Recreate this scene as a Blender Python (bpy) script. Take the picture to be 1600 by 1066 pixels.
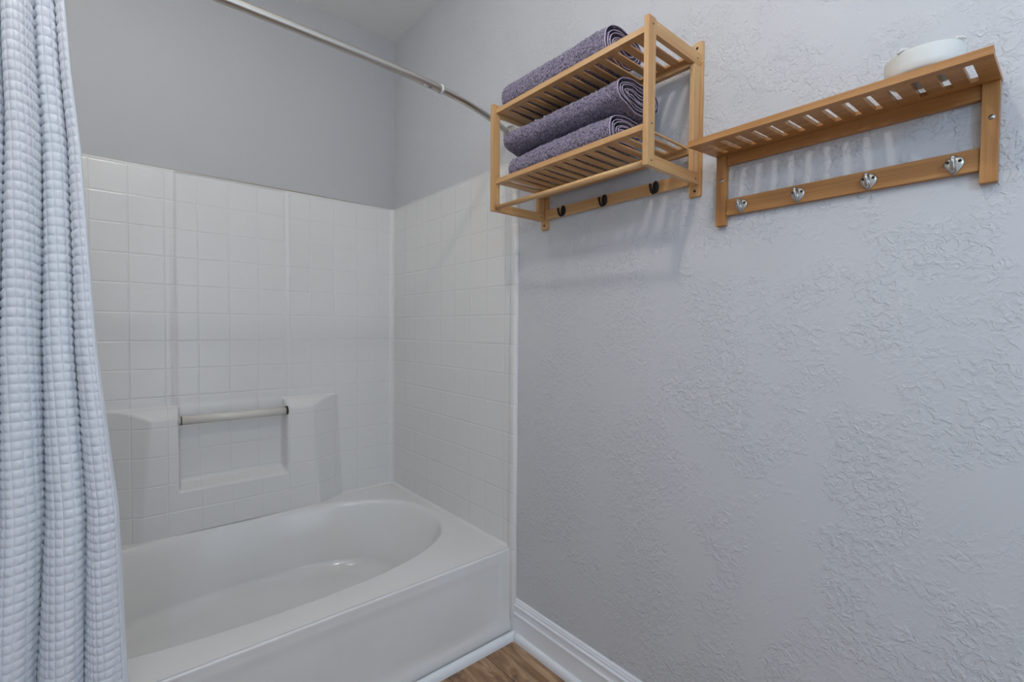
import bpy, bmesh, math, random
import numpy as np
from mathutils import Vector, Matrix
PI = math.pi
scene = bpy.context.scene
COL = scene.collection
for o in list(bpy.data.objects):
    bpy.data.objects.remove(o)

# ------------------------------------------------------------------ camera
cam_d = bpy.data.cameras.new('camera')
cam = bpy.data.objects.new('camera', cam_d)
COL.objects.link(cam)
cam_d.sensor_fit = 'HORIZONTAL'
cam_d.sensor_width = 36.0
cam_d.lens = 739.61 / 1600.0 * 36.0
cam_d.clip_start = 0.02
cam.matrix_world = Matrix(((0.762629, 0.009949, -0.64676, -1.11892),
                           (-0.646782, 0.024669, -0.762276, 0.0),
                           (0.008371, 0.999646, 0.025248, 1.12),
                           (0, 0, 0, 1)))
scene.camera = cam

# ------------------------------------------------------------------ world, view
w = bpy.data.worlds.new('sky')
scene.world = w
w.use_nodes = True
w.node_tree.nodes['Background'].inputs[0].default_value = (0.62, 0.72, 0.85, 1)
w.node_tree.nodes['Background'].inputs[1].default_value = 1.0
vs = scene.view_settings
vs.view_transform = 'Standard'
vs.look = 'None'
vs.gamma = 1.0
vs.use_curve_mapping = False
vs.exposure = 0.08

# ------------------------------------------------------------------ room lamps and added fills
ROOM_L, ROOM_R = -1.47, 0.0
ROOM_F, ROOM_B = -1.60, 2.264
CEIL = 2.573
def area_light(name, loc, rot, size, size_y, power, color, spread=PI):
    d = bpy.data.lights.new(name, 'AREA')
    d.shape = 'RECTANGLE'; d.size = size; d.size_y = size_y
    d.energy = power; d.color = color; d.spread = spread
    o = bpy.data.objects.new(name, d); COL.objects.link(o)
    o.location = loc; o.rotation_euler = rot
    return o
# power and colour of every light, the added fills included
POW = {'window': (9.0, (0.36, 0.68, 1.0)), 'rear_fill': (5.8, (0.80, 0.89, 1.0)), 'fill': (3.0, (0.95, 0.95, 0.98)),
       'bulb': (13.0, (1.0, 0.93, 0.85)), 'down': (2.5, (1.0, 0.98, 0.95))}
# daylight through the high window in the left wall, behind the camera
area_light('window_daylight', (ROOM_L + 0.02, -1.10, 1.90), (0, -PI/2, 0), 0.36, 0.36, *POW['window'])
# added fill panel behind the camera, set in the rear wall opening
area_light('rear_fill_light', (-0.62, ROOM_F + 0.02, 1.05), (PI/2, 0, 0), 0.84, 1.96, *POW['rear_fill'])
def glow(key, area):
    p, c = POW[key]
    return c, p/(PI*area)

# ------------------------------------------------------------------ materials
def new_mat(name, color, rough=0.5, metallic=0.0, spec=0.5):
    m = bpy.data.materials.new(name)
    m.use_nodes = True
    b = m.node_tree.nodes['Principled BSDF']
    b.inputs['Base Color'].default_value = (*color, 1)
    b.inputs['Roughness'].default_value = rough
    b.inputs['Metallic'].default_value = metallic
    b.inputs['Specular IOR Level'].default_value = spec
    return m
def N(m, kind, **kw):
    n = m.node_tree.nodes.new(kind)
    for k, v in kw.items():
        setattr(n, k, v)
    return n
def L(m, a, b):
    m.node_tree.links.new(a, b)
def bsdf(m):
    return m.node_tree.nodes['Principled BSDF']
def math_node(m, op, a, b=None, c=None, clamp=False):
    n = N(m, 'ShaderNodeMath', operation=op)
    n.use_clamp = clamp
    for i, v in enumerate((a, b, c)):
        if v is None: continue
        if isinstance(v, (int, float)): n.inputs[i].default_value = v
        else: L(m, v, n.inputs[i])
    return n.outputs[0]
def noise(m, vec, scale, detail=3.0, rough=0.5, dist=0.0):
    n = N(m, 'ShaderNodeTexNoise')
    n.inputs['Scale'].default_value = scale
    n.inputs['Detail'].default_value = detail
    n.inputs['Roughness'].default_value = rough
    n.inputs['Distortion'].default_value = dist
    if vec is not None: L(m, vec, n.inputs['Vector'])
    return n.outputs['Fac']
def smooth(m, v, lo, hi, to0=0.0, to1=1.0):
    n = N(m, 'ShaderNodeMapRange', interpolation_type='SMOOTHSTEP')
    L(m, v, n.inputs[0])
    n.inputs[1].default_value = lo; n.inputs[2].default_value = hi
    n.inputs[3].default_value = to0; n.inputs[4].default_value = to1
    return n.outputs[0]
def objco(m, scale=(1, 1, 1)):
    t = N(m, 'ShaderNodeTexCoord')
    mp = N(m, 'ShaderNodeMapping')
    mp.inputs['Scale'].default_value = scale
    L(m, t.outputs['Object'], mp.inputs['Vector'])
    return mp.outputs['Vector']
def bump(m, height, dist, strength=1.0):
    n = N(m, 'ShaderNodeBump')
    n.inputs['Distance'].default_value = dist
    n.inputs['Strength'].default_value = strength
    L(m, height, n.inputs['Height'])
    L(m, n.outputs['Normal'], bsdf(m).inputs['Normal'])
def mix_color(m, fac, c0, c1):
    n = N(m, 'ShaderNodeMix', data_type='RGBA')
    L(m, fac, n.inputs[0])
    n.inputs[6].default_value = (*c0, 1); n.inputs[7].default_value = (*c1, 1)
    return n.outputs[2]

# knock-down plaster: raised flat-topped crests in patches, smooth areas between
def plaster(name, color, amt):
    m = new_mat(name, color, 0.62, spec=0.35)
    v = objco(m)
    lo = noise(m, v, 6.0, 4.0, 0.65, 0.4)
    patch = smooth(m, lo, 0.40, 0.56)
    a = noise(m, v, 78.0, 3.0, 0.55, 0.7)
    ridge = smooth(m, a, 0.44, 0.62)
    a2 = noise(m, v, 34.0, 2.0, 0.5, 0.5)
    ridge2 = smooth(m, a2, 0.50, 0.58)
    b = noise(m, v, 200.0, 2.0, 0.5)
    rr_ = math_node(m, 'ADD', ridge, math_node(m, 'MULTIPLY', ridge2, 0.45))
    h = math_node(m, 'ADD', math_node(m, 'MULTIPLY', rr_, patch), math_node(m, 'MULTIPLY', b, 0.12))
    bump(m, h, amt)
    return m
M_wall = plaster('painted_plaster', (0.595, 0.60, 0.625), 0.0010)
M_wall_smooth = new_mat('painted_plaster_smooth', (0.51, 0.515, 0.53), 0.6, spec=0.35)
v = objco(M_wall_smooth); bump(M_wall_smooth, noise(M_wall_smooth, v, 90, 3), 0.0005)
M_ceil = new_mat('ceiling_paint', (0.88, 0.88, 0.85), 0.8)
v = objco(M_ceil); bump(M_ceil, noise(M_ceil, v, 120, 3), 0.002)
M_white_trim = new_mat('trim_gloss_white', (0.84, 0.86, 0.90), 0.3)
M_shut = new_mat('bounce_wall_paint', (0.78, 0.78, 0.79), 0.7)  # unseen walls, set paler than the grey paint to bounce more light

# moulded tile surround
def tile_mat():
    m = new_mat('glossy_moulded_tile', (0.77, 0.765, 0.755), 0.19, spec=0.4)
    t = N(m, 'ShaderNodeTexCoord'); s = N(m, 'ShaderNodeSeparateXYZ')
    L(m, t.outputs['Object'], s.inputs[0])
    g = N(m, 'ShaderNodeNewGeometry'); sn = N(m, 'ShaderNodeSeparateXYZ')
    L(m, g.outputs['True Normal'], sn.inputs[0])
    def groove(c, off, pitch, wd):
        f = math_node(m, 'FRACT', math_node(m, 'DIVIDE', math_node(m, 'SUBTRACT', c, off - 0.5*pitch), pitch))
        d = math_node(m, 'MULTIPLY', math_node(m, 'ABSOLUTE', math_node(m, 'SUBTRACT', f, 0.5)), pitch)
        return smooth(m, d, 0.0004, wd)          # 0 in the groove, 1 on the tile
    gz = groove(s.outputs['Z'], 0.525, 0.1083, 0.0042)
    gx = groove(s.outputs['X'], -0.121, 0.108, 0.0042)
    gy = groove(s.outputs['Y'], 1.318, 0.1115, 0.0042)
    # the back run faces along Y, the side runs along X
    isx = math_node(m, 'GREATER_THAN', math_node(m, 'ABSOLUTE', sn.outputs['X']), 0.72)
    mx = N(m, 'ShaderNodeMix'); L(m, isx, mx.inputs[0]); L(m, gx, mx.inputs[2]); L(m, gy, mx.inputs[3])
    gv = mx.outputs[0]
    h = math_node(m, 'MINIMUM', gz, gv)
    n1 = noise(m, t.outputs['Object'], 28, 2, 0.5)
    n2 = noise(m, t.outputs['Object'], 160, 2, 0.5)
    h2 = math_node(m, 'ADD', math_node(m, 'MULTIPLY', h, 1.0), math_node(m, 'ADD', math_node(m, 'MULTIPLY', n1, 0.55), math_node(m, 'MULTIPLY', n2, 0.10)))
    bump(m, h2, 0.0009)
    return m
M_tile = tile_mat()
M_tub = new_mat('glossy_white_enamel', (0.80, 0.80, 0.80), 0.13, spec=0.5)
v = objco(M_tub)
L(M_tub, mix_color(M_tub, smooth(M_tub, noise(M_tub, v, 3.0, 3), 0.35, 0.7), (0.80, 0.80, 0.80), (0.77, 0.76, 0.74)), bsdf(M_tub).inputs['Base Color'])
M_caulk = new_mat('aged_caulk', (0.30, 0.25, 0.16), 0.7)
M_bar = new_mat('yellowed_plastic_bar', (0.70, 0.67, 0.62), 0.25)
M_rust = new_mat('rusty_screw_hole', (0.05, 0.035, 0.025), 0.9)

# bamboo, grain along one of the three axes
def bamboo(name, axis, light=(0.60, 0.37, 0.17), dark=(0.44, 0.235, 0.09)):
    m = new_mat(name, light, 0.38, spec=0.45)
    sc = [42, 42, 42]; sc[axis] = 2.2
    n1 = noise(m, objco(m, tuple(sc)), 1.0, 2.0, 0.5)
    sc2 = [420, 420, 420]; sc2[axis] = 7.0
    n2 = noise(m, objco(m, tuple(sc2)), 1.0, 3.0, 0.6)
    sc3 = [22, 22, 22]; sc3[axis] = 30.0
    n3 = smooth(m, noise(m, objco(m, tuple(sc3)), 1.0, 1.0), 0.72, 0.80)
    f = math_node(m, 'ADD', math_node(m, 'MULTIPLY', n1, 0.8), math_node(m, 'MULTIPLY', n2, 0.55))
    f = smooth(m, f, 0.40, 0.92)
    f = math_node(m, 'ADD', f, math_node(m, 'MULTIPLY', n3, 0.5), clamp=True)
    L(m, mix_color(m, f, light, dark), bsdf(m).inputs['Base Color'])
    bump(m, n2, 0.0003)
    return m
TC = ((0.66, 0.425, 0.205), (0.50, 0.245, 0.085))
WX, WY, WZ = bamboo('bamboo_x', 0, *TC), bamboo('bamboo_y', 1, *TC), bamboo('bamboo_z', 2, *TC)
TX = bamboo('honey_bamboo_x', 0, (0.50, 0.25, 0.082), (0.34, 0.14, 0.036))
TY = bamboo('honey_bamboo_y', 1, (0.50, 0.25, 0.082), (0.34, 0.14, 0.036))
TZ = bamboo('honey_bamboo_z', 2, (0.50, 0.25, 0.082), (0.34, 0.14, 0.036))

M_nickel = new_mat('brushed_nickel', (0.56, 0.53, 0.49), 0.33, 1.0)
M_satin = new_mat('satin_silver', (0.50, 0.49, 0.47), 0.30, 1.0)
M_dark = new_mat('dark_steel', (0.05, 0.045, 0.04), 0.45, 0.7)
M_black = new_mat('black_powder_coat', (0.006, 0.006, 0.007), 0.5, spec=0.3)
M_porcelain = new_mat('white_porcelain', (0.72, 0.72, 0.69), 0.35)
v = objco(M_porcelain); bump(M_porcelain, noise(M_porcelain, v, 70, 2), 0.0006)

def terry():
    m = new_mat('mauve_terry', (0.17, 0.13, 0.205), 0.95, spec=0.15)
    b = bsdf(m)
    b.inputs['Sheen Weight'].default_value = 0.55
    b.inputs['Sheen Roughness'].default_value = 0.5
    b.inputs['Sheen Tint'].default_value = (0.8, 0.75, 0.95, 1)
    v = objco(m)
    n = noise(m, v, 260, 2, 0.6, 0.8)
    L(m, mix_color(m, smooth(m, n, 0.38, 0.60), (0.085, 0.072, 0.112), (0.37, 0.325, 0.43)), b.inputs['Base Color'])
    bump(m, n, 0.0055)
    return m
M_terry = terry()
M_hem = new_mat('mauve_hem', (0.55, 0.47, 0.60), 0.9, spec=0.1)

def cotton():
    m = new_mat('blue_lit_waffle_cotton', (0.80, 0.84, 0.90), 0.85, spec=0.15)  # white cotton with the window's blue light put into its colour
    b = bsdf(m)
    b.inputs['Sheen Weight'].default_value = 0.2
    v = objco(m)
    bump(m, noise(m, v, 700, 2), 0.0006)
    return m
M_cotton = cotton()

def planks():
    m = new_mat('oak_look_vinyl_plank', (0.25, 0.14, 0.07), 0.45)
    v = objco(m, (6, 1.2, 1))
    n = noise(m, v, 3.0, 5.0, 0.65, 1.2)
    v2 = objco(m, (60, 4, 1))
    n2 = noise(m, v2, 1.5, 4.0, 0.6)
    v3 = objco(m)
    n3 = smooth(m, noise(m, v3, 9, 3, 0.5, 0.5), 0.58, 0.72)
    f = math_node(m, 'ADD', math_node(m, 'MULTIPLY', smooth(m, n, 0.3, 0.7), 0.7), math_node(m, 'MULTIPLY', n2, 0.5), clamp=True)
    c = N(m, 'ShaderNodeValToRGB')
    L(m, f, c.inputs[0])
    c.color_ramp.elements[0].position = 0.1; c.color_ramp.elements[0].color = (0.12, 0.062, 0.032, 1)
    c.color_ramp.elements[1].position = 0.95; c.color_ramp.elements[1].color = (0.50, 0.33, 0.20, 1)
    e = c.color_ramp.elements.new(0.55); e.color = (0.30, 0.165, 0.085, 1)
    mx = N(m, 'ShaderNodeMix', data_type='RGBA')
    L(m, math_node(m, 'MULTIPLY', n3, 0.55), mx.inputs[0]); L(m, c.outputs[0], mx.inputs[6])
    mx.inputs[7].default_value = (0.055, 0.045, 0.035, 1)
    s = N(m, 'ShaderNodeSeparateXYZ'); L(m, v3, s.inputs[0])
    fr = math_node(m, 'FRACT', math_node(m, 'DIVIDE', s.outputs['X'], 0.15))
    seam = math_node(m, 'GREATER_THAN', fr, 0.985)
    mx2 = N(m, 'ShaderNodeMix', data_type='RGBA')
    L(m, seam, mx2.inputs[0]); L(m, mx.outputs[2], mx2.inputs[6]); mx2.inputs[7].default_value = (0.04, 0.022, 0.012, 1)
    L(m, mx2.outputs[2], bsdf(m).inputs['Base Color'])
    bump(m, n2, 0.0006)
    return m
M_floor = planks()

def emissive(name, color, strength):
    m = new_mat(name, color, 0.4)
    bsdf(m).inputs['Emission Color'].default_value = (*color, 1)
    bsdf(m).inputs['Emission Strength'].default_value = strength
    return m

# ------------------------------------------------------------------ helpers
def thing(name, label, cat, loc=(0, 0, 0), group=None):
    o = bpy.data.objects.new(name, None); COL.objects.link(o)
    o.location = loc; o.empty_display_size = 0.03
    o['label'] = label; o['category'] = cat
    if group: o['group'] = group
    return o
def obj(name, bm, mat, parent=None, smooth_shade=False, label=None):
    me = bpy.data.meshes.new(name)
    bmesh.ops.recalc_face_normals(bm, faces=bm.faces)
    if parent is not None:
        bmesh.ops.translate(bm, vec=-Vector(parent.matrix_basis.translation if parent.parent is None else wloc(parent)), verts=bm.verts)
    bm.to_mesh(me); bm.free()
    me.materials.append(mat)
    if smooth_shade:
        me.polygons.foreach_set('use_smooth', [True]*len(me.polygons))
    o = bpy.data.objects.new(name, me); COL.objects.link(o)
    if parent is not None: o.parent = parent
    if label: o['label'] = label
    return o
def wloc(o):
    v = Vector((0, 0, 0))
    while o is not None:
        v += Vector(o.location); o = o.parent
    return v
def struct(name, bm, mat, **k):
    o = obj(name, bm, mat, **k); o['kind'] = 'structure'; return o
def tag(o, label, cat, group=None):
    o['label'] = label; o['category'] = cat
    if group: o['group'] = group
    return o
def box(bm, x0, x1, y0, y1, z0, z1, bev=0.0, seg=2):
    r = bmesh.ops.create_cube(bm, size=1.0)
    vs_ = r['verts']
    for v_ in vs_:
        v_.co = Vector(((x0+x1)/2 + v_.co.x*(x1-x0), (y0+y1)/2 + v_.co.y*(y1-y0), (z0+z1)/2 + v_.co.z*(z1-z0)))
    if bev > 0:
        es = list({e for v_ in vs_ for e in v_.link_edges})
        bmesh.ops.bevel(bm, geom=es, offset=bev, segments=seg, profile=0.6, affect='EDGES')
def tube(bm, pts, radii, seg=16, cap=True):
    pts = [Vector(p) for p in pts]
    if isinstance(radii, (int, float)): radii = [radii]*len(pts)
    rings = []
    up = Vector((0, 0, 1))
    for i, p in enumerate(pts):
        t = (pts[min(i+1, len(pts)-1)] - pts[max(i-1, 0)]).normalized()
        if i == 0:
            a = t.cross(up)
            if a.length < 1e-3: a = t.cross(Vector((1, 0, 0)))
            a.normalize()
        else:
            a = (a - t*a.dot(t)).normalized()
        b = t.cross(a)
        rings.append([bm.verts.new(p + (a*math.cos(2*PI*k/seg) + b*math.sin(2*PI*k/seg))*radii[i]) for k in range(seg)])
    for i in range(len(rings)-1):
        for k in range(seg):
            bm.faces.new((rings[i][k], rings[i][(k+1) % seg], rings[i+1][(k+1) % seg], rings[i+1][k]))
    if cap:
        bm.faces.new(rings[0]); bm.faces.new(rings[-1])
def prism(bm, prof, axis, a0, a1):
    """prof: 2D polygon; extruded along axis between a0 and a1"""
    def P(u, v_, w_):
        if axis == 'x': return Vector((w_, u, v_))
        if axis == 'y': return Vector((u, w_, v_))
        return Vector((u, v_, w_))
    A = [bm.verts.new(P(u, v_, a0)) for u, v_ in prof]
    B = [bm.verts.new(P(u, v_, a1)) for u, v_ in prof]
    n = len(prof)
    for i in range(n):
        bm.faces.new((A[i], A[(i+1) % n], B[(i+1) % n], B[i]))
    bm.faces.new(A); bm.faces.new(B)
def mesh_grid(name, P, mat, parent=None, wrap=False):
    """P: (nu, nv, 3) numpy array -> smooth grid mesh"""
    nu, nv, _ = P.shape
    if parent is not None: P = P - np.array(wloc(parent))
    idx = np.arange(nu*nv).reshape(nu, nv)
    if wrap: idx = np.concatenate([idx, idx[:1]], 0)
    q = np.stack([idx[:-1, :-1], idx[1:, :-1], idx[1:, 1:], idx[:-1, 1:]], -1).reshape(-1, 4)
    me = bpy.data.meshes.new(name)
    me.vertices.add(nu*nv); me.vertices.foreach_set('co', P.reshape(-1).astype(np.float32))
    me.loops.add(q.size); me.loops.foreach_set('vertex_index', q.reshape(-1).astype(np.int32))
    me.polygons.add(len(q)); me.polygons.foreach_set('loop_start', np.arange(0, q.size, 4, dtype=np.int32))
    me.polygons.foreach_set('use_smooth', [True]*len(q))
    me.update(calc_edges=True); me.validate()
    me.materials.append(mat)
    o = bpy.data.objects.new(name, me); COL.objects.link(o)
    if parent is not None: o.parent = parent
    return o
def sm(x, lo, hi):
    t = np.clip((x-lo)/(hi-lo), 0, 1); return t*t*(3-2*t)

# ------------------------------------------------------------------ room shell
T = 0.12
bm = bmesh.new(); box(bm, ROOM_L-T, ROOM_R+T, ROOM_F-T, ROOM_B+T, -0.1, 0.0); struct('floor', bm, M_floor)
bm = bmesh.new(); box(bm, ROOM_L-T, ROOM_R+T, ROOM_F-T, ROOM_B+T, CEIL, CEIL+0.1); struct('ceiling', bm, M_ceil)
bm = bmesh.new(); box(bm, 0.0, T, ROOM_F-T, ROOM_B+T, 0, CEIL); struct('wall_right', bm, M_wall)
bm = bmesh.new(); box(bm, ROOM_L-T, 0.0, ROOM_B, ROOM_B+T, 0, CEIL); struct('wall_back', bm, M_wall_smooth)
bm = bmesh.new()
box(bm, ROOM_L-T, ROOM_L, ROOM_F-T, -1.33, 0, CEIL); box(bm, ROOM_L-T, ROOM_L, -0.87, ROOM_B, 0, CEIL)
box(bm, ROOM_L-T, ROOM_L, -1.33, -0.87, 0, 1.67); box(bm, ROOM_L-T, ROOM_L, -1.33, -0.87, 2.13, CEIL)
struct('wall_left', bm, M_shut)
# wall behind the camera, with an opening added for the fill panel
bm = bmesh.new()
dx0, dx1, dz1 = -1.06, -0.18, 2.05
box(bm, ROOM_L, dx0, ROOM_F-T, ROOM_F, 0, CEIL); box(bm, dx1, 0, ROOM_F-T, ROOM_F, 0, CEIL)
box(bm, dx0, dx1, ROOM_F-T, ROOM_F, dz1, CEIL)
struct('wall_front', bm, M_shut)
bm = bmesh.new()
box(bm, dx0-.06, dx0, ROOM_F, ROOM_F+.015, 0, dz1+.06); box(bm, dx1, dx1+.06, ROOM_F, ROOM_F+.015, 0, dz1+.06); box(bm, dx0, dx1, ROOM_F, ROOM_F+.015, dz1, dz1+.06)
struct('trim_3', bm, M_white_trim)
# window high in the left wall
wy0, wy1, wz0, wz1 = -1.33, -0.87, 1.67, 2.13
bm = bmesh.new()
for a in ((wy0, wy0+.05, wz0, wz1), (wy1-.05, wy1, wz0, wz1), (wy0+.05, wy1-.05, wz0, wz0+.05), (wy0+.05, wy1-.05, wz1-.05, wz1)):
    box(bm, ROOM_L-.03, ROOM_L+.012, a[0], a[1], a[2], a[3])
win = struct('window_1', bm, M_white_trim)
M_glass = new_mat('window_glass', (0.9, 0.95, 0.95), 0.02)
bsdf(M_glass).inputs['Transmission Weight'].default_value = 1.0
bm = bmesh.new(); box(bm, ROOM_L-.016, ROOM_L-.010, wy0+.05, wy1-.05, wz0+.05, wz1-.05); obj('pane', bm, M_glass, win)

# baseboard on the right wall with its stepped profile, and quarter rounds
prof = [(0, 0), (-.013, 0), (-.013, .083), (-.0155, .086), (-.0155, .091), (-.0115, .096), (-.0105, .112),
        (-.0135, .116), (-.0135, .121), (-.009, .125), (-.009, .131), (-.0065, .134), (-.0065, .138), (-.003, .142), (0, .142)]
bm = bmesh.new(); prism(bm, prof, 'y', ROOM_F, 1.281); struct('baseboard_right', bm, M_white_trim)
def quarter(r, hgt, n=8):
    return [(0, 0)] + [(-r*math.cos(a)**0.8, hgt*math.sin(a)**0.8) for a in [i*PI/2/n for i in range(n+1)]]
bm = bmesh.new(); prism(bm, [(x-.013, z) for x, z in quarter(.014, .026)], 'y', ROOM_F, 1.262); struct('trim_1', bm, M_white_trim, smooth_shade=False)
bm = bmesh.new(); prism(bm, [(1.283+x*1.25, z) for x, z in quarter(.015, .026)], 'x', ROOM_L, -.0135); struct('trim_2', bm, M_white_trim)

# ------------------------------------------------------------------ bathtub
TX0, TX1 = ROOM_L+0.004, -0.004
RIM, TF, TB = 0.321, 1.314, 2.255
cx, cy, aa, bb, nn = (TX0-.008)/2+.0, 1.803, 0.682, 0.392, 2.5
def sup(a, b, t, n=nn):
    c, s = math.cos(t), math.sin(t)
    r = (abs(c/a)**n + abs(s/b)**n)**(-1.0/n)
    return r*c, r*s
tub = thing('bathtub', 'white glossy alcove bathtub with an oval basin and a flat apron front', 'bathtub', (cx, TF, 0))
seg = 256
ts = []
for k in range(seg):
    ts.append(2*PI*k/seg)
x0r, x1r, y0r, y1r = TX0, TX1, TF-.006, 2.2625
rows = []
def rectpt(t):
    c, s = math.cos(t), math.sin(t)
    k = 1e9
    if c > 1e-9: k = min(k, (x1r-cx)/c)
    if c < -1e-9: k = min(k, (x0r-cx)/c)
    if s > 1e-9: k = min(k, (y1r-cy)/s)
    if s < -1e-9: k = min(k, (y0r-cy)/s)
    return cx+k*c, cy+k*s
rows.append([(*rectpt(t), RIM) for t in ts])
rows.append([(cx+sup(aa+.006, bb+.006, t)[0], cy+sup(aa+.006, bb+.006, t)[1], RIM) for t in ts])
for off, dz in ((0, -.0008), (.006, -.004), (.011, -.010), (.015, -.018)):
    rows.append([(cx+sup(aa-off, bb-off, t)[0], cy+sup(aa-off, bb-off, t)[1], RIM+dz) for t in ts])
for i in range(1, 15):
    f = i/14.0
    z = RIM-.018 - f*0.20
    ea = aa-.015 - .10*f - .02*f*f; eb = bb-.015-.055*f
    rows.append([(cx+sup(ea, eb, t, 2.5+.5*f)[0], cy+sup(ea, eb, t, 2.5+.5*f)[1], z) for t in ts])
za = rows[-1][0][2]; ea0, eb0 = ea, eb
for i in range(1, 9):
    a = i/8*PI/2
    r = .055
    ea = ea0 - r*(1-math.cos(a)) - .02*i/8; eb = eb0 - r*(1-math.cos(a)) - .01*i/8
    rows.append([(cx+sup(ea, eb, t, 3.0)[0], cy+sup(ea, eb, t, 3.0)[1], za - r*math.sin(a)) for t in ts])
rows.append([(cx+sup(.05, .03, t, 2)[0], cy+sup(.05, .03, t, 2)[1], za-.062) for t in ts])
P = np.array(rows)
o = mesh_grid('basin', P.transpose(1, 0, 2), M_tub, tub, wrap=True)
me = o.data
# flat deck keeps its edge crisp
# apron: height field facing the room
xs = np.concatenate([np.linspace(TX0, -.10, 40), np.linspace(-.099, -.030, 60), np.linspace(-.029, -.010, 16)])
prof_n = 90
zz = np.linspace(0.0, RIM-.008, prof_n)
X, Z = np.meshgrid(xs, zz, indexing='ij')
panel = sm(-X, .058, .066) * sm(Z, .045, .058) * (1-sm(Z, .287, .296)) * 0 + sm(-X, .050, .068)*sm(Z, .040, .062)
Yf = 1.3035 - .0145*(1-sm(Z, .015, .085))*0.6 + .0022*panel*(1-sm(Z, .255, .290))
top = sm(Z, RIM-.034, RIM-.020)
Yf = Yf*(1-top) + (TF-.010)*top
Y = Yf.copy()
P = np.stack([X, Y, Z], -1)
# rounded lip
lip = []
for i in range(1, 10):
    a = i/9*PI/2
    lip.append(np.stack([xs, np.full_like(xs, TF-.010+.012*(1-math.cos(a))), np.full_like(xs, RIM-.008+.008*math.sin(a))], -1))
P = np.concatenate([P, np.stack(lip, 1)], 1)
mesh_grid('apron', P, M_tub, tub)
# side flange strips beside the apron
bm = bmesh.new()
fl = [(0, 1.283), (-.010, 1.283), (-.0145, 1.286), (-.016, 1.291), (-.016, 1.303), (-.020, 1.310), (-.020, 1.318), (0, 1.318)]
prism(bm, fl, 'z', 0.0, RIM-.001)
obj('flange', bm, M_tub, tub)

# ------------------------------------------------------------------ tub surround
SB, ST = RIM, 1.722
sur = thing('tub_surround', 'white three-wall tub surround moulded with a square tile pattern', 'shower surround', (-0.73, 2.262, SB))
nxb, nzb = 380, 372
xs = np.linspace(TX0+.03, -.034, nxb); zz = np.linspace(SB, ST, nzb)
X, Z = np.meshgrid(xs, zz, indexing='ij')
tz = np.clip((Z-.321)/.49, 0, 1)
df = .068 + .0*tz
rx0 = -.272 - .025*tz; rxf = -.402 - .035*tz
lx0 = -1.168 + .02*tz; lxf = -1.036 + .035*tz
r_ = np.clip((rx0-X)/(rx0-rxf), 0, 1); l_ = np.clip((X-lx0)/(lxf-lx0), 0, 1)
def smin(a, b, k):
    h = np.clip(.5+.5*(b-a)/k, 0, 1); return b*(1-h)+a*h - k*h*(1-h)
side = smin(r_, l_, .08)
topr = np.clip((.808-Z)/.045, 0, 1)**.5
d = df*smin(side, np.where(Z < .808, topr, 0.0), .10)
d = np.maximum(d, 0)
notch = sm(X, -.926, -.914)*(1-sm(X, -.546, -.534))*sm(Z, .482, .512)
d = d*(1-notch)
# shallow centre panel above the ledges, edged by a soft bead
cen = sm(X, -.930, -.918)*(1-sm(X, -.527, -.515))*sm(Z, .79, .82)
bead = (np.exp(-((X+.932)/.006)**2) + np.exp(-((X+.512)/.006)**2))*sm(Z, .80, .83)
d = d - .0025*cen + .0022*bead
yb = 2.254
Y = yb - d
Pb = np.stack([X, Y, Z], -1)
# right corner fillet and right run, then the front bead
def strip(pts):
    pts = np.array(pts); n = len(pts)
    z_ = np.linspace(SB, ST, 160)
    return np.stack([np.repeat(pts[:, 0][:, None], 160, 1), np.repeat(pts[:, 1][:, None], 160, 1), np.repeat(z_[None], n, 0)], -1)
mesh_grid('back_panel', Pb, M_tile, sur)
def side_panel(sign):
    # sign +1: right wall, -1: left wall
    pts = []
    R_ = .024
    xw = -.010
    for i in range(0, 11):
        a = i/10*PI/2
        pts.append((xw-R_+R_*math.sin(a), yb-R_+R_*math.cos(a)))
    for y in np.linspace(yb-R_-.02, 1.325, 60): pts.append((xw, y))
    pts += [(xw-.0005, 1.320), (xw-.003, 1.315), (xw-.0055, 1.309), (xw-.0065, 1.303), (xw-.0065, 1.295), (xw-.0055, 1.289), (xw-.002, 1.285), (xw+.004, 1.2835), (-.0005, 1.2832)]
    if sign < 0: pts = [(ROOM_L - x, y) for x, y in pts]
    return strip(pts)
mesh_grid('side_panel', side_panel(1), M_tile, sur)
mesh_grid('side_panel', side_panel(-1), M_tile, sur)
# top return lips, so the panels have thickness
bm = bmesh.new(); box(bm, ROOM_L+.001, -.001, 2.2535, 2.2635, ST-.002, ST+.0006); box(bm, -.0105, -.0005, 1.284, 2.2535, ST-.002, ST+.0006)
obj('top_lip', bm, M_tub, sur)
bm = bmesh.new()
tube(bm, [(-1.30, 2.2615, ST+.001), (-.9, 2.2615, ST+.0018), (-.5, 2.2615, ST+.0022), (-.2, 2.2615, ST+.001), (-.03, 2.2615, ST+.0008)], [.0012, .0032, .0046, .0036, .0014], 8)
obj('caulk_line', bm, M_caulk, sur, label='brownish aged caulk line')
bm = bmesh.new()
pts = []
R_ = .0
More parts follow.
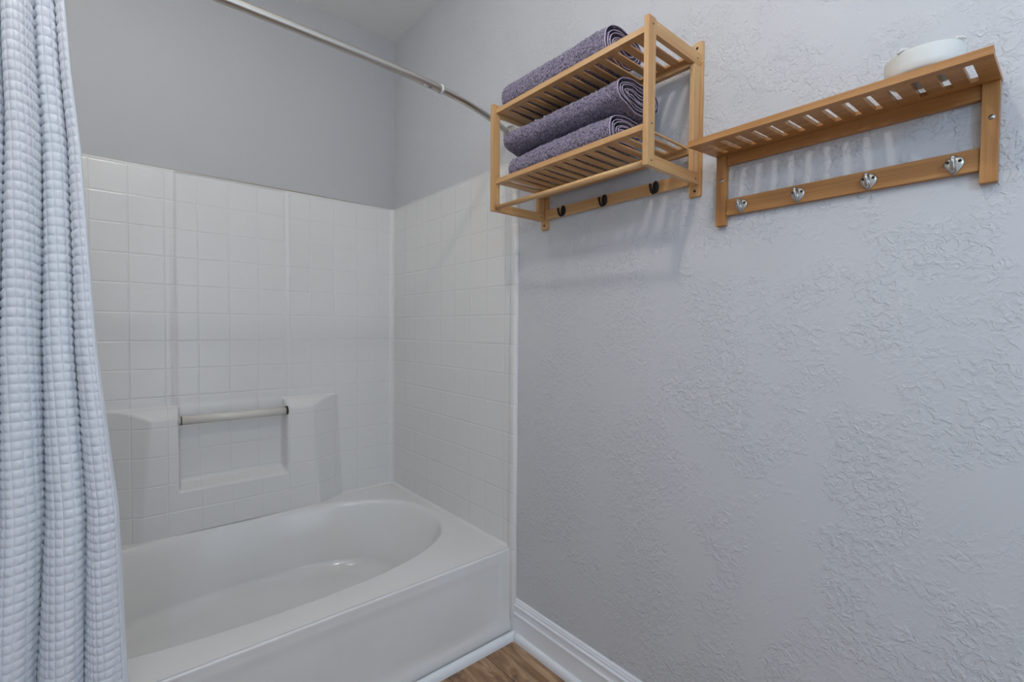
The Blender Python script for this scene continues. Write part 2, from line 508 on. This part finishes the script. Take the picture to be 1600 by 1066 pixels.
# caulk/cove between tub deck and side wall
def cove(bm, p0, p1, inward):
    n = 6; ring = []
    for p in (p0, p1):
        r_l = []
        for i in range(n+1):
            a = i/n*PI/2
            off = .013*(1-math.sin(a)); up = .013*(1-math.cos(a))
            r_l.append(bm.verts.new(Vector(p) + Vector(inward)*off + Vector((0, 0, up))))
        r_l.append(bm.verts.new(Vector(p)))
        ring.append(r_l)
    m_ = n+2
    for i in range(m_):
        bm.faces.new((ring[0][i], ring[0][(i+1) % m_], ring[1][(i+1) % m_], ring[1][i]))
    bm.faces.new(ring[0]); bm.faces.new(ring[1])
cove(bm, (-.0085, 1.32, RIM), (-.0085, 2.2535, RIM), (-1, 0, 0))
cove(bm, (-.30, 2.2560, RIM), (-.008, 2.2560, RIM), (0, -1, 0))
obj('cove', bm, M_tub, sur)
# grab bar
bm = bmesh.new()
tube(bm, [(-.925, 2.196, .757), (-.725, 2.196, .757), (-.532, 2.196, .757)], .0165, 24)
gb = obj('towel_bar', bm, M_bar, sur, smooth_shade=True, label='yellowed white plastic bar between the ledges')
bm = bmesh.new()
tube(bm, [(-.542, 2.196, .759), (-.5345, 2.196, .759)], .0185, 20)
obj('socket', bm, M_rust, gb, label='dark rusty bar end')
bm = bmesh.new(); tube(bm, [(-.918, 2.196, .757), (-.9145, 2.196, .757)], .0175, 20)
obj('socket', bm, M_rust, gb, label='dark rusty bar end')

# ------------------------------------------------------------------ shower rod
rod = thing('shower_rod', 'brushed nickel curved shower rod running from the wall behind the towel rack', 'shower curtain rod', (0, 1.335, 1.83))
RZ = 1.83
def rodpt(s):   # s = distance from the right wall
    # bent near the wall, straight in the middle
    y = 1.203 + .132*math.exp(-(s/.235)**1.25)
    if s > .95: y += .132*math.exp(-((1.47-s)/.235)**1.25)
    return (-s, y, RZ)
bm = bmesh.new(); tube(bm, [rodpt(s) for s in np.linspace(.362, 1.10, 40)], .0118, 24); obj('outer_tube', bm, M_nickel, rod, True)
bm = bmesh.new(); tube(bm, [rodpt(s) for s in np.linspace(.012, .365, 30)], .0100, 24); obj('inner_tube', bm, M_nickel, rod, True)
bm = bmesh.new(); tube(bm, [rodpt(s) for s in np.linspace(1.09, 1.458, 30)], .0100, 24); obj('inner_tube', bm, M_nickel, rod, True)
bm = bmesh.new(); tube(bm, [rodpt(s) for s in (.360, .3635, .367)], .0132, 24); obj('collar', bm, new_mat('pale_ring', (.8, .8, .78), .35), rod, True, label='pale plastic ring at the joint')
bm = bmesh.new()
p = Vector(rodpt(.415)); tube(bm, [p+Vector((-.012, -.004, -.0128)), p+Vector((.012, -.004, -.0128))], .0026, 10); obj('lock_screw', bm, M_satin, rod, True)
bm = bmesh.new()
prof_r = [(0, .030), (.004, .030), (.008, .027), (.012, .018), (.020, .0145), (.026, .0125)]
rings = []
for s, r in prof_r:
    rings.append(s); 
tube(bm, [rodpt(s+.0) for s, r in prof_r], [r for s, r in prof_r], 28)
obj('wall_flange', bm, M_nickel, rod, True)
bm = bmesh.new(); tube(bm, [rodpt(s) for s in (.100, .104, .112)], [.0108, .0118, .0108], 24); obj('sleeve', bm, M_dark, rod, True)

# ------------------------------------------------------------------ shower curtain
def curtain():
    nu, nz = 560, 900
    z = np.linspace(0.12, 1.795, nz); u = np.linspace(0, 1, nu)
    U, Z = np.meshgrid(u, z, indexing='ij')
    zk = [.10, .41, .50, .78, 1.082, 1.44, 1.566, 1.712, 1.80]
    xk = [-1.085, -1.099, -1.102, -1.111, -1.139, -1.157, -1.168, -1.177, -1.180]
    xe = np.interp(Z, zk, xk)
    W = xe + 1.440
    a = np.interp(Z, [.3, 1.1, 1.75], [-.05, .38, .74])
    g = U*((1-a) + a*U)
    amp = np.interp(Z, [.1, .9, 1.75], [.030, .027, .023])
    dr = .10*np.sin(Z*2.1)*U
    pw = np.interp(Z, [.3, 1.5], [1.32, 1.0])
    ph = 2*PI*((U+1e-6)**pw + .008*np.sin(3*Z+2)*U)*5.6 + 2.0
    q = ph + dr*6
    f = 1 - 2*(np.abs(np.sin(q/2))+.0004)**.75 + .45*np.cos(.43*q + 1.5*Z)
    f2 = np.sin(ph + dr*6)
    edge = np.clip(U/.05, 0, 1)
    Xc = xe - W*g + .0035*np.sin(q)*edge
    Yc = 1.185 + amp*f + .010*np.sin(5*Z+6*U) 
    # arc length at mid height drives the weave
    mid = nz//2
    ds = np.sqrt(np.diff(Xc[:, mid])**2 + np.diff(Yc[:, mid])**2)
    s = np.concatenate([[0], np.cumsum(ds)])
    S = np.repeat(s[:, None], nz, 1)
    cs, cz = .0160, .0164
    pil = np.abs(np.sin(PI*S/cs))**.6 * np.abs(np.sin(PI*(Z+.002*np.sin(S*40))/cz))**.6
    P = np.stack([Xc, Yc, Z], -1)
    du = np.gradient(P, axis=0); dz = np.gradient(P, axis=1)
    n = np.cross(du, dz); n /= np.linalg.norm(n, axis=-1, keepdims=True)
    if n[:, :, 1].mean() > 0: n = -n
    hemm = np.clip((S-.006)/.003, 0, 1)
    P = P + n*(.0027*(pil-.6)*hemm - .0022*np.exp(-((S-.0085)/.0012)**2))[..., None]
    return P
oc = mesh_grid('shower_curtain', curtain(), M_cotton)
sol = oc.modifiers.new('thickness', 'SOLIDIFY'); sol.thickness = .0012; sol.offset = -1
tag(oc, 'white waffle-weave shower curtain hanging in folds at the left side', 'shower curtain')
# rings that carry the curtain
for k in range(5):
    s = 1.215 + .05*k
    bm = bmesh.new()
    c = Vector(rodpt(s)); c.z -= .006
    tube(bm, [c + Vector((0, .021*math.sin(a), .021*math.cos(a))) for a in np.linspace(0, 2*PI, 25)], .0018, 8)
    ro = obj('curtain_ring', bm, M_nickel, None, True)
    tag(ro, 'nickel ring holding the white curtain on the shower rod', 'curtain ring', 'rings along the shower rod')

# ------------------------------------------------------------------ towel rack (two slatted shelves)
rack = thing('towel_rack', 'bamboo two-tier wall rack stacked with rolled towels and three black hooks', 'shelf', (0, 0.88, 1.455))
BV = .0012
NY0, NY1, FY0, FY1 = .602, .6145, 1.146, 1.1585
def part(name, bxs, mat, parent, bev=BV, label=None):
    bm = bmesh.new()
    for b_ in bxs: box(bm, *b_, bev)
    return obj(name, bm, mat, parent, label=label)
def plate(y0, y1):
    # wall plate with a rounded top
    bm = bmesh.new()
    yc, hw = (y0+y1)/2, (y1-y0)/2
    pr = [(y0, 1.452), (y1, 1.452)]
    pr = [(y0, 1.455), (y0+.003, 1.452), (y1-.003, 1.452), (y1, 1.455)]
    for i in range(0, 9):
        a = i/8*PI/2
        pr.append((y0+.006 + (y1-y0-.006)*math.cos(a), 1.820+.010*math.sin(a)))
    pr.append((y0, 1.828))
    A = [bm.verts.new((0, y, z)) for y, z in pr]; B = [bm.verts.new((-.0095, y, z)) for y, z in pr]
    n = len(pr)
    for i in range(n): bm.faces.new((A[i], A[(i+1) % n], B[(i+1) % n], B[i]))
    bm.faces.new(A); fb = bm.faces.new(B)
    bmesh.ops.bevel(bm, geom=list(fb.edges), offset=.001, segments=2, affect='EDGES')
    return bm
for (a, b) in ((.597, .628), (1.131, 1.163)):
    pm = obj('wall_plate', plate(a, b), WZ, rack)
    for zz_ in (1.815, 1.466):
        bm = bmesh.new(); tube(bm, [(-.0085, (a+b)/2-.001, zz_), (-.0101, (a+b)/2-.001, zz_)], .0034, 16)
        obj('screw', bm, M_dark, pm, True)
for (a, b) in ((NY0, NY1), (FY0, FY1)):
    fp = part('front_post', [(-.229, -.201, a, b, 1.480, 1.802)], WZ, rack)
    for zz_ in (1.786, 1.572, 1.492):
        bm = bmesh.new(); tube(bm, [(-.213, a+.001, zz_), (-.213, a-.0004, zz_)], .0022, 12)
        obj('screw', bm, M_dark, fp, True)
    part('back_post', [(-.037, -.0097, a, b, 1.5065, 1.767)], WZ, rack)
    for (z0, z1) in ((1.768, 1.798), (1.480, 1.506)):
        sr = part('side_rail', [(-.2007, -.0097, a, b, z0, z1)], WX, rack)
        bm = bmesh.new(); tube(bm, [(-.0235, a+.001, (z0+z1)/2-.001), (-.0235, a-.0004, (z0+z1)/2-.001)], .0022, 12)
        obj('screw', bm, M_dark, sr, True)
IY0, IY1 = NY1+.0003, FY0-.0003
def slatted(z0, z1):
    xf, xb = -.216, -.0125
    bl = [(xf, -.198, IY0, IY1, z0, z1), (-.052, -.0385, IY0, IY1, z0, z0+.0065)]
    # slats between front and back boards: 14 slots
    edges = [IY1]
    sl = [1.111-.0365*k for k in range(14)]
    y_hi = IY1
    for y in sl:
        bl.append((-.1982, -.0518, y+.0002, y_hi, z0, z0+.0048))
        y_hi = y-.0155
    bl.append((-.1982, -.0518, IY0, y_hi, z0, z0+.0048))
    bm = bmesh.new()
    for b_ in bl: box(bm, *b_, .0007, 1)
    return bm
for (z0, z1) in ((1.7755, 1.7895), (1.563, 1.577)):
    sh = obj('slatted_shelf', slatted(z0, z1), WX, rack)
    bm = bmesh.new(); box(bm, -.0385, -.024, IY0, IY1, z0-.012, z0+.0065, .001); obj('back_rail', bm, WY, rack)
    bm = bmesh.new(); box(bm, -.2175, -.2155, IY0, IY1, z0, z1, .0006); obj('edge_strip', bm, WY, sh)
bm = bmesh.new(); tube(bm, [(-.213, NY1, 1.4905), (-.213, .88, 1.4905), (-.213, FY0, 1.4905)], .0072, 20); obj('front_bar', bm, WY, rack, True)
part('hook_rail', [(-.0125, -.0005, .629, 1.130, 1.484, 1.515)], WY, rack)
for y in (1.058, .893, .722):
    bm = bmesh.new()
    n = 24
    for (xx, rr) in ((0, 1),): pass
    ringsx = [(-.0128, .92), (-.0145, 1.0), (-.0165, 1.0), (-.0178, .88)]
    prev = None
    for xx, rr in ringsx:
        cur = [bm.verts.new((xx, y-.003+.0095*rr*math.cos(2*PI*k/n), 1.4985+.0165*rr*math.sin(2*PI*k/n))) for k in range(n)]
        if prev:
            for k in range(n): bm.faces.new((prev[k], prev[(k+1) % n], cur[(k+1) % n], cur[k]))
        else: bm.faces.new(cur)
        prev = cur
    bm.faces.new(prev)
    hk = obj('hook', bm, M_black, rack, True, label='small black oval hook')
    bm = bmesh.new()
    pts = [(-.016, y-.002, 1.490), (-.018, y-.001, 1.4845), (-.0225, y, 1.4820), (-.027, y+.001, 1.4845), (-.030, y+.0015, 1.4905), (-.0320, y+.002, 1.4980), (-.0325, y+.002, 1.5045)]
    tube(bm, pts, [.0042, .0040, .0036, .0034, .0034, .0036, .0040], 12)
    obj('prong', bm, M_black, hk, True)

# ------------------------------------------------------------------ rolled towels
rng = np.random.default_rng(7)
def towel(name, label, yc, length, xc, zc, hw, hh, turns, th, tilt, seed, squash=0.0, hang=0.0):
    """flattened spiral roll lying along Y; mesh has real loop-pile relief"""
    root = thing(name, label, 'towel', (xc, yc, zc-hh), 'rolled mauve towels on the bamboo rack')
    rg = np.random.default_rng(seed)
    # spiral centre line in (x, z), outer end first
    n = 900
    t = np.linspace(0, 1, n)
    ang = PI*1.5 + .35 - 2*PI*turns*t
    shrink = 1 - t*(turns*th*1.28)/hh
    shrink = np.clip(shrink, .06, 1)
    aw = hw - (1-shrink)*hh*1.02
    ah = hh*shrink
    p_ = 2.6
    c, s_ = np.cos(ang), np.sin(ang)
    rr = (np.abs(c)**p_ + np.abs(s_)**p_)**(-1/p_)
    x = (aw-th/2)*rr*c; zc_ = (ah-th/2)*rr*s_
    x = x + .004*np.sin(3*ang+seed)*t
    zc_ = zc_ + .0032*np.sin(x*60+seed)*(1-t)*sm(t, .05, .2) + .003*np.sin(x*95+seed*2)*t
    pts = np.stack([x, zc_], -1)
    tang = np.gradient(pts, axis=0); tang /= np.linalg.norm(tang, axis=1, keepdims=True)
    nrm = np.stack([-tang[:, 1], tang[:, 0]], -1)
    arc = np.concatenate([[0], np.cumsum(np.linalg.norm(np.diff(pts, axis=0), axis=1))])
    # resample along arc
    step = .0022
    m = int(arc[-1]/step)
    sa = np.linspace(0, arc[-1], m)
    px = np.interp(sa, arc, pts[:, 0]); pz = np.interp(sa, arc, pts[:, 1])
    nx_ = np.interp(sa, arc, nrm[:, 0]); nz_ = np.interp(sa, arc, nrm[:, 1])
    h2 = th*.42
    side1 = np.stack([px+nx_*h2, pz+nz_*h2, nx_, nz_], -1)
    side2 = np.stack([px-nx_*h2, pz-nz_*h2, -nx_, -nz_], -1)[::-1]
    prof = np.concatenate([side1, side2], 0)
    ny = int(length/.0024)
    ys = np.linspace(-length/2, length/2, ny)
    K = len(prof)
    bumps = rg.normal(0, 1, (K, ny))
    bumps = (bumps + np.roll(bumps, 1, 0) + np.roll(bumps, 1, 1) + np.roll(bumps, (1, 1), (0, 1)))/2
    amp = .0012*np.ones(ny); amp[:3] = 0.0002; amp[-3:] = .0002
    wob = .0030*np.sin(ys*14+seed)*1.0 + .002*np.sin(ys*31+seed*3)
    P = np.zeros((K, ny, 3))
    sc = 1 + .05*np.sin(ys*9+seed) 
    r_end = 1 - .10*np.clip((np.abs(ys)-(length/2-.02))/.02, 0, 1)**2*np.sign(ys).clip(0, 1)
    P[:, :, 0] = prof[:, 0][:, None]*r_end + prof[:, 2][:, None]*bumps*amp + wob*.8
    zloc = prof[:, 1][:, None]*r_end*(1+.04*np.sin(ys*11+seed*1.7)) + prof[:, 3][:, None]*bumps*amp
    P[:, :, 2] = zloc + hh + np.abs(wob)*.3
    P[:, :, 1] = ys[None] + rg.normal(0, .0004, (K, ny)) + (.004*np.sin(prof[:, 0]*60+seed))[:, None]
    # sag at front
    ct, st = math.cos(tilt), math.sin(tilt)
    X_ = P[:, :, 0]*ct - P[:, :, 1]*st; Y_ = P[:, :, 0]*st + P[:, :, 1]*ct
    P[:, :, 0], P[:, :, 1] = X_, Y_
    P[:, :, 2] = np.maximum(P[:, :, 2], .0005)
    base = np.array([xc, yc, zc-hh])
    body = mesh_grid('roll', P+base, M_terry, root, wrap=True)
    # pale woven selvage along the near end
    yn = -length/2
    hp = np.stack([px*r_end[0]+wob[0]*.8, np.full(m, yn-.0008) + .004*np.sin(px*60+seed), pz*r_end[0]*(1+.04*math.sin(ys[0]*11+seed*1.7))+hh+abs(wob[0])*.3], -1)
    for sg in (1, -1):
        nr = 8
        rings = []
        for k in range(nr):
            a = 2*PI*k/nr
            o_ = sg*(th*.42 + .0009*math.cos(a))
            rings.append(hp + np.stack([nx_*o_, np.full(m, .0016*math.sin(a)), nz_*o_], -1))
        R3 = np.stack(rings, 0)
        X_ = R3[:, :, 0]*ct - R3[:, :, 1]*st; Y_ = R3[:, :, 0]*st + R3[:, :, 1]*ct
        R3 = np.stack([X_, Y_, np.maximum(R3[:, :, 2], .0005)], -1)
        mesh_grid('hem', R3+base, M_hem, root, wrap=True)
    return root
towel('rolled_towel', 'mauve rolled towel alone on the upper tier of the bamboo rack', .955, .400, -.112, 1.7808+.0560, .085, .0560, 2.4, .0130, .02, 1)
towel('rolled_towel', 'mauve folded towel lying on top of another on the lower tier', .925, .435, -.105, 1.6555+.0415, .096, .0415, 2.6, .0120, .0, 2)
towel('rolled_towel', 'mauve rolled towel at the bottom, directly on the lower tier slats', .928, .400, -.118, 1.5681+.0435, .082, .0435, 2.5, .0115, -.02, 5)

# ------------------------------------------------------------------ small coat shelf
cs_ = thing('coat_shelf', 'honey bamboo wall shelf with a slotted top and four silver hooks', 'shelf', (0, .32, 1.368))
for (a, b, y) in ((.0825, .1045, .0935), (.531, .5535, .5422)):
    po = part('post', [(-.0165, -.0005, a, b, 1.368, 1.5315)], TZ, cs_)
    bm = bmesh.new(); tube(bm, [(-.0160, y-.002, 1.4735), (-.0172, y-.002, 1.4735)], .0042, 20)
    sc_ = obj('screw', bm, M_satin, po, True)
part('top_rail', [(-.0125, -.0005, .105, .5305, 1.507, 1.532)], TY, cs_)
part('hook_rail', [(-.0125, -.0005, .105, .5305, 1.3905, 1.4285)], TY, cs_)
def slot_board():
    bm = bmesh.new()
    x0, xf0, xf1, xb = -.1445, -.1225, -.036, -.0008
    y0, y1 = .0815, .5555
    z0, z1 = 0, .0125
    box(bm, x0, xf0, y0, y1, z0, z1); box(bm, xf1, xb, y0, y1, z0, z0+.0075)
    yh = y1
    for k in range(14):
        ys_ = .5275 - .03165*k
        box(bm, xf0, xf1, ys_, yh, z0, z0+.0075)
        yh = ys_-.0112
    box(bm, xf0, xf1, y0, yh, z0, z0+.0075)
    bmesh.ops.remove_doubles(bm, verts=bm.verts, dist=1e-5)
    # slight forward droop of the board
    for v_ in bm.verts: v_.co.z += 1.5325 + v_.co.x*.065
    return bm
sb = obj('slotted_shelf', slot_board(), TY, cs_)
def silver_hook(y, zc):
    bm = bmesh.new()
    # shield-shaped plate: wide rounded top, pointed foot
    n = 40; prev = None
    def shape(t):
        a = 2*PI*t
        yy = .0132*math.cos(a); zz_ = .0135*math.sin(a)
        if zz_ < 0:
            yy *= (1-.62*(-zz_/.0135)**1.5); zz_ *= 1.35
        return yy, zz_
    for xx, rr in ((-.0127, 1.0), (-.0140, 1.0), (-.0152, .90), (-.0158, .6), (-.0160, .2)):
        cur = [bm.verts.new((xx, y+shape(k/n)[0]*rr, zc+shape(k/n)[1]*rr)) for k in range(n)]
        if prev:
            for k in range(n): bm.faces.new((prev[k], prev[(k+1) % n], cur[(k+1) % n], cur[k]))
        else: bm.faces.new(cur)
        prev = cur
    bm.faces.new(prev)
    hk = obj('hook', bm, M_satin, cs_, True, label='small satin silver hook')
    bm = bmesh.new()
    pts = [(-.0150, y, zc-.0090), (-.0180, y, zc-.0125), (-.0225, y, zc-.0120), (-.0270, y, zc-.0075), (-.0305, y, zc-.0005), (-.0325, y, zc+.0060)]
    tube(bm, pts, [.0042, .0044, .0040, .0034, .0030, .0034], 14)
    bmesh.ops.create_uvsphere(bm, u_segments=12, v_segments=8, radius=.0035, matrix=Matrix.Translation((-.0327, y, zc+.0068)))
    tube(bm, [(-.0150, y, zc+.011), (-.0168, y, zc+.004), (-.0178, y, zc-.004), (-.0175, y, zc-.011)], [.0012, .003, .0042, .0035], 12)
    obj('prong', bm, M_satin, hk, True)
    bm = bmesh.new()
    bm.free()
    for s in (-1, 1):
        bm = bmesh.new(); tube(bm, [(-.0150, y+s*.0078, zc+.0035), (-.0162, y+s*.0078, zc+.0035)], .0026, 12)
        obj('screw', bm, M_dark, hk, True)
for y in (.495, .378, .256, .136): silver_hook(y, 1.409)

# ------------------------------------------------------------------ white dish on the coat shelf
dish = thing('dish', 'shallow white porcelain dish sitting on the coat shelf', 'dish', (-.087, .168, 1.5395))
bm = bmesh.new()
c0 = Vector((-.087, .168, 1.5402))
SX, SY = .70, .76
n = 72
prof_d = [(.050, .0), (.0625, .0010), (.0668, .005), (.0676, .014), (.0680, .026), (.0682, .0330), (.0684, .0350), (.0676, .0362), (.0662, .0350), (.0650, .026), (.0630, .014), (.058, .008), (.03, .006), (.001, .006)]
prev = None
for i, (r, zc) in enumerate(prof_d):
    cur = []
    for k in range(n):
        a = 2*PI*k/n
        flute = 1 + .004*math.sin(a*30)*(1 if 1 < i < 7 else .2)
        cur.append(bm.verts.new((c0.x + r*SX*flute*math.cos(a), c0.y + r*SY*flute*math.sin(a), c0.z + .0 + zc)))
    if prev:
        for k in range(n): bm.faces.new((prev[k], prev[(k+1) % n], cur[(k+1) % n], cur[k]))
    else: bm.faces.new(cur)
    prev = cur
bm.faces.new(prev)
obj('bowl', bm, M_porcelain, dish, True)
for (a, hgt) in ((2.75, .004), (4.25, .004)):
    q = c0 + Vector((.064*SX*math.cos(a), .066*SY*math.sin(a), .0362))
    bm = bmesh.new()
    tube(bm, [q+Vector((-.003, .007, -.001)), q+Vector((0, .002, hgt)), q+Vector((.001, -.004, hgt*.6)), q+Vector((.003, -.009, -.001))], [.0012, .0030, .0030, .0010], 10)
    obj('rim_ornament', bm, M_porcelain, dish, True)

# ------------------------------------------------------------------ ceiling lamp fixture, then two added fill lights
LX, LY, LZ = -1.10, .37, 2.44
lamp = thing('ceiling_light', 'flush ceiling light with one bare globe bulb above the camera', 'light', (LX, LY, CEIL))
bm = bmesh.new()
tube(bm, [(LX, LY, CEIL), (LX, LY, CEIL-.02), (LX, LY, CEIL-.03), (LX, LY, CEIL-.032)], [.075, .075, .060, .02], 48)
tube(bm, [(LX, LY, CEIL-.03), (LX, LY, LZ+.035)], .02, 24)
obj('base', bm, M_nickel, lamp, smooth_shade=True)
bm = bmesh.new()
bmesh.ops.create_uvsphere(bm, u_segments=32, v_segments=20, radius=.042, matrix=Matrix.Translation((LX, LY, LZ)))
obj('bulb', bm, emissive('lit_globe_bulb', *glow('bulb', 4*PI*.042**2)), lamp, smooth_shade=True)
alcove_fill = thing('alcove_fill_light', 'round glowing ceiling disc added to brighten the bathtub alcove', 'light', (-1.17, 1.47, CEIL))  # unseen extra light, added to lift the tub and side panel
bm = bmesh.new(); tube(bm, [(-1.17, 1.47, CEIL), (-1.17, 1.47, CEIL-.004), (-1.17, 1.47, CEIL-.006)], [.135, .135, .120], 48); obj('trim_ring', bm, M_white_trim, alcove_fill)
bm = bmesh.new(); tube(bm, [(-1.17, 1.47, CEIL-.006), (-1.17, 1.47, CEIL-.010), (-1.17, 1.47, CEIL-.016)], [.118, .117, .10], 48); obj('lens', bm, emissive('glowing_fill_disc', *glow('down', PI*.11**2)), alcove_fill)
fill_tube = thing('left_fill_light', 'vanity light tube added on the left wall behind the camera', 'light', (ROOM_L, -.50, 2.02))  # unseen tube added as soft extra light from the left
bm = bmesh.new(); box(bm, ROOM_L, ROOM_L+.03, -.75, -.25, 1.99, 2.05, .004); obj('backplate', bm, M_nickel, fill_tube)
bm = bmesh.new(); tube(bm, [(ROOM_L+.07, -.73, 2.02), (ROOM_L+.07, -.50, 2.02), (ROOM_L+.07, -.27, 2.02)], .032, 24); obj('frosted_tube', bm, emissive('glowing_fill_tube', *glow('fill', 2*PI*.032*.46)), fill_tube, smooth_shade=True)
